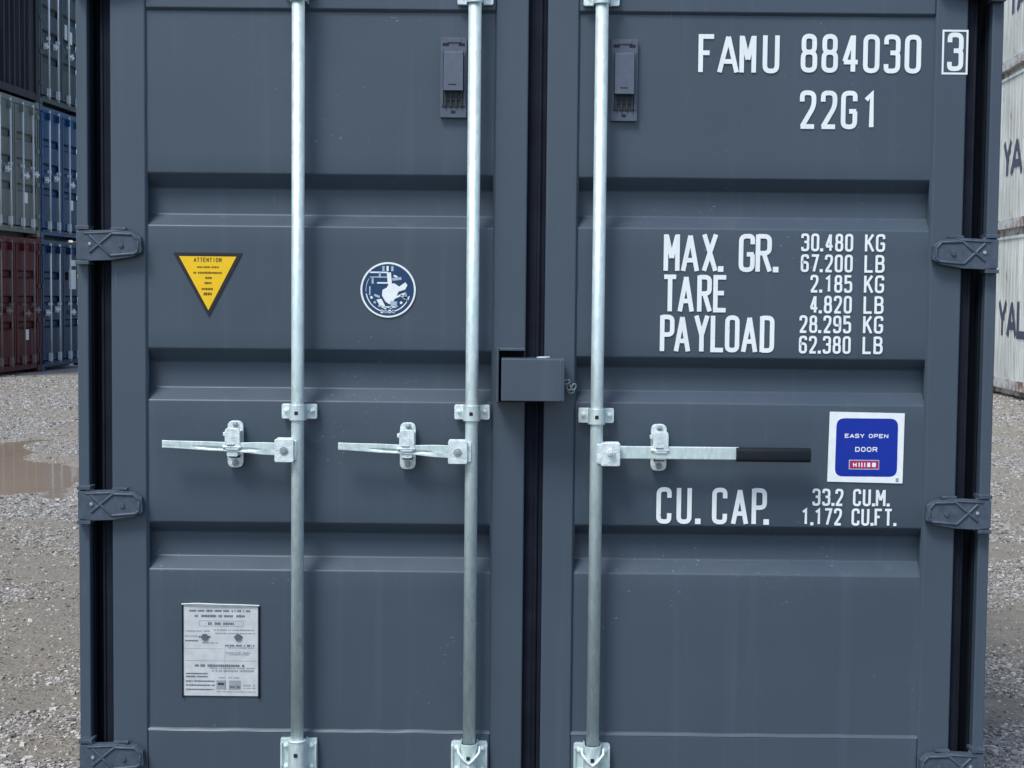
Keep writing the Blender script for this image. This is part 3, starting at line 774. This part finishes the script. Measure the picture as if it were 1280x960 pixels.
ln((-.66, .63), (-.02, .63)); ln((-.66, .46), (-.04, .46), .045, 'paleblue'); ln((-.40, .25), (.0, .25), .05)
ln((-.30, .63), (-.30, .48), .07, 'paleblue'); ln((-.56, .45), (-.56, .22), .07, 'paleblue'); ln((-.66, .12), (-.66, -.2), .05, 'paleblue')
mark([(-.05, .63), (.10, .63), (.14, .2), (.02, .12), (-.02, .3)], y=y3)                       # standing stem
mark([(.02, .2), (.22, .24), (.40, .12), (.62, .28), (.70, .18), (.62, .02), (.38, -.06), (.30, -.24), (.20, -.40), (.05, -.52), (-.10, -.42), (-.22, -.20), (-.20, .0), (-.05, .08)], y=y2-.0001)
ln((.15, .38), (.48, .42), .10, 'paleblue'); ln((.2, .52), (.34, .46), .06)
ln((.20, -.30), (.62, -.12), .07); ln((.45, -.20), (.72, -.30), .08, 'paleblue'); ln((.62, -.08), (.70, -.42), .06, 'paleblue')
mark([(-.42, -.36), (-.24, -.32), (-.08, -.62), (-.30, -.56)], y=y3); mark([(.08, -.40), (.34, -.42), (.30, -.56), (.10, -.60)], 'paleblue', y3)
ln((-.24, -.62), (.3, -.62), .05); ln((-.50, -.18), (-.30, -.26), .08, 'paleblue')
for i in range(8):
    t = rad(205+i*18.5); ln((.62*math.cos(t), .62*math.sin(t)), (.70*math.cos(t), .70*math.sin(t)), .09, 'paleblue' if i % 3 else 'white')
for i in range(4): ln((-.22+i*.14, -.84), (-.22+i*.14, -.72), .09, 'paleblue' if i % 2 else 'white')
mb.build('emblem_sticker', doorL, label='round dark blue and white emblem sticker')
# blue label
mb = MB()
mb.prism([(.7865, 1.2790), (.9860, 1.2765), (.9845, 1.0885), (.7835, 1.0915)], YS, YS+.0015, 'white')
mb.add([(p.x, YS-.0003, p.y) for p in fillet([(.805, 1.262), (.969, 1.262), (.969, 1.106), (.803, 1.106)], .022, True, 6)], [list(range(28))], 'blue')
words(mb, 'EASY OPEN', .8275, .9435, 1.2095, 1.2205, .0022, YS-.0006, 'white', sp=.6)
words(mb, 'DOOR', .856, .915, 1.1725, 1.1855, .0024, YS-.0006, 'white')
mb.rect(.840, .921, 1.125, 1.151, YS-.0006, 'paleblue'); mb.rect(.8425, .9190, 1.1275, 1.1485, YS-.0009, 'red')
words(mb, 'H', .851, .861, 1.1315, 1.1435, .003, YS-.0012, 'white')
for i, (p, q) in enumerate(((.866, .869), (.873, .8765), (.881, .884), (.889, .897), (.902, .912))): mb.rect(p, q, 1.132, 1.1435, YS-.0012, 'white')
mb.rect(.966, .974, 1.0925, 1.1025, YS-.0004, 'plateprint2')
mb.build('instruction_label', doorR, label='square blue and white label with the words EASY OPEN DOOR')
# data plate
mb = MB()
mb.prism([(-.9395, .741), (-.739, .741), (-.739, .4935), (-.9395, .4935)], YS-.001, YS+.0025, 'alu')
x_, z_ = -.9395, .741; pw, ph = .2005, .2475; yp, yq = YS-.0013, YS-.0016
U = lambda u, v: (x_+pw*u, z_-ph*v)
def frect(u0, u1, v0, v1, k, y=yp): a, b = U(u0, v0), U(u1, v1); mb.rect(a[0], b[0], b[1], a[1], y, k)
def ftext(u0, u1, v, h, k='plateprint', dens=.85, y=yp): a, b = U(u0, v), U(u1, v); fine(mb, a[0], b[0], a[1], h, y, k, rng, dens, .25, .8)
ftext(.08, .90, .065, .0062); ftext(.15, .83, .122, .0074)
a, b = U(.21, .175), U(.80, .232); mb.stroke([(a[0], a[1]), (b[0], a[1]), (b[0], b[1]), (a[0], b[1])], .0012, yp, 'plateprint2', True); ftext(.33, .68, .205, .0085)
for v, (u0, u1) in ((.275, (.40, .95)), (.288, (.02, .36)), (.312, (.42, .96)), (.345, (.02, .2)), (.395, (.02, .20)), (.418, (.25, .46))): ftext(u0, u1, v, .0042, 'plateprint' if v == .395 else 'plateprint2')
for u in (.285, .735):
    c = U(u, .352); mb.cyl((c[0], yp-.004, c[1]), (c[0], yp+.001, c[1]), .0092, 'plateprint', n=12); ftext(u-.08, u+.08, .352, .0065, 'plateprint')
ftext(.56, .96, .445, .0062); ftext(.58, .95, .47, .004, 'plateprint2'); ftext(.57, .9, .525, .005, 'plateprint2'); ftext(.60, .88, .545, .004, 'plateprint2')
frect(.02, .98, .612, .616, 'plateprint2'); frect(.555, .560, .44, .95, 'plateprint2'); frect(.02, .52, .48, .483, 'plateprint2')
ftext(.15, .82, .668, .0078, dens=.75); ftext(.35, .96, .695, .0045, 'plateprint2'); ftext(.38, .95, .725, .0062, 'plateprint2', .95)
for v, u1 in ((.757, .33), (.790, .33), (.84, .42), (.885, .42), (.932, .42)): ftext(.03, u1, v, .0045, 'plateprint', .95)
frect(.44, .57, .83, .93, 'plateprint2'); frect(.61, .77, .83, .93, 'plateprint2', yq); ftext(.45, .76, .80, .0042, 'plateprint2'); ftext(.46, .56, .87, .008, 'plateprint'); ftext(.62, .76, .90, .008, 'plateprint', y=yq-.0003)
ftext(.80, .97, .885, .006, 'plateprint2'); ftext(.80, .97, .915, .004, 'plateprint2'); ftext(.44, .97, .955, .0035, 'plateprint2')
mb.build('data_plate', doorL, label='silver metal data plate with small black print')
mb = MB(); mb.tubepath([(-.944, .003, .7425), (-.90, -.001, .7455), (-.85, 0, .7435), (-.78, 0, .7425), (-.735, .002, .7405)], .0022, 'alu', 6)
mb.box(-.7385, -.7345, .002, .0085, .488, .742, 'shade_dark'); mb.box(-.943, -.940, .002, .0085, .489, .741, 'shade_dark')  # side strips paint the shade along the plate edges
mb.build('plate_rim_shade', doorL)

# ============================================================ STACKED CONTAINERS
def simple_door_front(root, paintk, rodk, rods=(-.80, -.30, .30, .80), seed=0, patch=None):
    rng = random.Random(seed)
    for s in (-1, 1):
        mb = MB(); xo, xi = s*1.12, s*.02; po, pi_ = s*1.05, s*.09
        for a, b in ((xo, po), (xi, pi_)): a, b = sorted((a, b)); mb.box(a, b, 0, .05, .19, 2.44, paintk)
        a, b = sorted((po, pi_)); prof = [(.0, 2.44), (.01, 2.33)]
        for zc in (1.86, 1.38, .90): prof += [(.01, zc+.085), (.085, zc+.055), (.085, zc-.035), (.01, zc-.08)]
        prof += [(.01, .30), (0, .19)]
        vs = [(x, y, z) for y, z in prof for x in (a, b)]
        mb.add(vs, [(2*i, 2*i+1, 2*i+3, 2*i+2) for i in range(len(prof)-1)], paintk)
        for hz in (.4, 1.0, 1.65, 2.3): mb.box(*sorted((s*1.2, s*1.06)), -.02, -.001, hz-.04, hz+.04, paintk)
        d = mb.build('door', root)
        if patch and s > 0:
            pm = MB()
            for (x0, x1_, z0, z1_) in patch: pm.box(x0, x1_, .001, .0095, z0, z1_, 'alu')
            pm.build('data_plate', d)
        elif s > 0:
            pm = MB(); pm.box(.45, .62, .002, .0095, .62, .82, 'alu'); pm.build('data_plate', d)
    mb = MB(); mb.box(-.0195, .0195, .015, .05, .19, 2.44, 'bg_gasket'); mb.box(-1.18, -1.1205, .03, .06, .16, 2.46, 'bg_gasket'); mb.box(1.1205, 1.18, .03, .06, .16, 2.46, 'bg_gasket')
    mb.build('door_gasket', root)
    for i, x in enumerate(rods):
        mb = MB(); mb.cyl((x, -.045, .12), (x, -.045, 2.50), .019, rodk, n=10)
        for z, h in ((.25, .16), (1.30, .05), (2.38, .14)): mb.box(x-.034, x+.034, -.062, -.001, z-h/2, z+h/2, rodk if z < 2 else paintk)
        rod = mb.build('locking_rod', root)
        dr = -1 if x < 0 else 1
        if i in (1, 2): dr = dr
        mb = MB(); zz = 1.13+(.06 if i % 2 else 0); mb.box(*sorted((x, x+dr*.27)), -.062, -.046, zz-.02, zz+.02, rodk); mb.box(x+dr*.16-.025, x+dr*.16+.025, -.07, -.001, zz-.06, zz+.06, rodk)
        mb.build('handle', rod)
    for s in (-1, 1):
        mb = MB(); mb.box(*sorted((s*HW, s*1.17)), 0, .12, .118, HH-.118, paintk); mb.build('corner_post', root)
    mb = MB(); mb.box(-1.05, 1.05, 0, .08, HH-.14, HH-.03, paintk); mb.build('door_header', root)
    mb = MB(); mb.box(-1.05, 1.05, .01, .08, .06, .165, paintk); mb.build('door_sill', root)

def stacked(paintk, rodk, loc, rz, length, label, group, front='door', seed=0, patch=None):
    root = empty('shipping_container', loc, rz, label=label, category='container', group=group)
    container_body(root, paintk, paintk, length)
    if front == 'door': simple_door_front(root, paintk, rodk, seed=seed, patch=patch)
    else:
        mb = MB(); corrugated_wall(mb, (-1.10, .035), (1.10, .035), .16, 2.44, paintk, .05, .245, flip=1)
        for s in (-1, 1): mb.box(*sorted((s*HW, s*1.10)), 0, .12, .118, HH-.118, paintk)
        mb.box(-1.05, 1.05, 0, .08, HH-.15, HH-.003, paintk); mb.box(-1.05, 1.05, 0, .08, .02, .16, paintk)
        mb.build('end_wall', root)
    return root
V = .06; PHI = math.atan(V)
LX, LY = -9.38, 25.7           # corner between the two left columns, at the door faces
def left_loc(d, lvl): return (LX+V*d, LY+d, lvl*2.603+.02)
rzl = math.pi/2-PHI
g1 = 'containers stacked left, behind the slate blue one'
stacked('bg_red', 'bg_rod_dull', left_loc(-1.235, 0), rzl, 6.058, 'dark red container at the bottom of the left stack, under the grey one', g1, seed=1)
stacked('bg_grey', 'bg_rod', left_loc(-1.235, 1), rzl, 6.058, 'faded grey container between the red one and the dark ribbed one', g1, seed=2)
stacked('bg_black', 'bg_rod', left_loc(-1.235, 2), rzl, 6.058, 'near black container with a ribbed wall, on top of the grey one', g1, front='wall')
stacked('bg_navy', 'bg_rod', left_loc(1.235, 0), rzl, 6.058, 'dark blue container standing on the ground beside the red one, lower of two blue ones', g1, seed=4, patch=[(.35, .75, 1.6, 2.0), (.4, .75, 2.08, 2.2)])
stacked('bg_blue', 'bg_rod', left_loc(1.235, 1), rzl, 6.058, 'brighter blue container beside the grey one, upper of two blue ones', g1, seed=5)
stacked('bg_teal', 'bg_rod', left_loc(1.235, 2), rzl, 6.058, 'dull grey teal container with bright rods, on top of the blue ones', g1, seed=6, patch=[(.2, .33, 1.45, 1.75), (.5, .62, 1.4, 1.65)])

RX, RY = 7.92, 20.99
def white_container(lvl, text_at, label, seed):
    z = lvl*2.603+.05; y0 = -5.0
    # local y runs along the row; the visible long side is local x = -HW
    cxr, cyr = RX+HW*math.cos(PHI), RY-HW*math.sin(PHI)
    ox, oy = cxr+math.sin(PHI)*y0, cyr+math.cos(PHI)*y0
    root = empty('shipping_container', (ox, oy, z), -PHI, label=label, category='container', group='white containers stacked right')
    L = 12.19
    mb = MB(); n = int(L/.05); vs = []       # finely ribbed side sheet
    for s in (-1, 1):
        vs = []; yy = .19
        ys = []
        while yy < L-.19: ys += [(yy, 0), (yy+.03, 0), (yy+.045, .012), (yy+.085, .012), (yy+.10, 0)]; yy += .10
        for (y, dx) in ys: x = s*(HW-.012-dx); vs += [(x, y, .25), (x, y, HH-.07)]
        mb.add(vs, [(2*i, 2*i+2, 2*i+3, 2*i+1) for i in range(len(ys)-1)], 'bg_white')
        mb.box(*sorted((s*HW, s*(HW-.06))), .179, L-.179, .095, .248, 'rail'); mb.box(*sorted((s*HW, s*(HW-.06))), .179, L-.179, HH-.069, HH-.02, 'bg_white')
        for yy in (0, L-.15): mb.box(*sorted((s*HW, s*(HW-.15))), yy, yy+.15, .119, HH-.119, 'bg_white')
    mb.box(-HW+.061, HW-.061, .05, L-.05, HH-.05, HH-.02, 'bg_white'); mb.box(-HW+.061, HW-.061, .05, L-.05, .12, .2, 'rail')
    for yy in (.3, 3, 6, 9, 11.6): mb.box(-HW+.062, HW-.062, yy, yy+.06, -.011, .1195, 'rail')
    mb.box(-HW+.12, -HW+.14, .18, L-.18, -.0105, .1192, 'rail')
    mb.box(-HW+.151, HW-.151, .02, .06, .12, HH-.1, 'bg_white'); mb.box(-HW+.151, HW-.151, L-.06, L-.02, .12, HH-.1, 'bg_white')
    mb.build('body', root)
    castings(root, 'rail', L)
    mb = MB()
    for ch, d, wd in text_at:      # d is the far edge of the letter, running back toward the viewer
        T = lambda u, zz, y: (-HW+.009, (-y0+d)-u, zz)
        for q, (rd, cl, pts) in enumerate(G[ch]):
            P = [(.05+px*(wd-.1), .985+pz*.50) for px, pz in pts]
            T2 = lambda u, zz, y, q=q: (-HW+.009-.001*q, (-y0+d)-u, zz)
            mb.stroke(P, .125, 0, 'bg_navyletter', False, T2)
    mb.build('lettering', root, recalc=False)
white_container(0, [('Y', .30, .50), ('A', -.26, .52), ('L', -.84, .5)], 'white container on the ground at right with navy letters, bottom of its stack', 1)
white_container(1, [('Y', .26, .48), ('A', -.24, .62), ('L', -1.0, .5)], 'white container with navy letters in the middle of the right stack', 2)
white_container(2, [('Y', .16, .46), ('A', -.34, .55), ('L', -1.0, .5)], 'white container on top of the right stack, cut by the frame', 3)
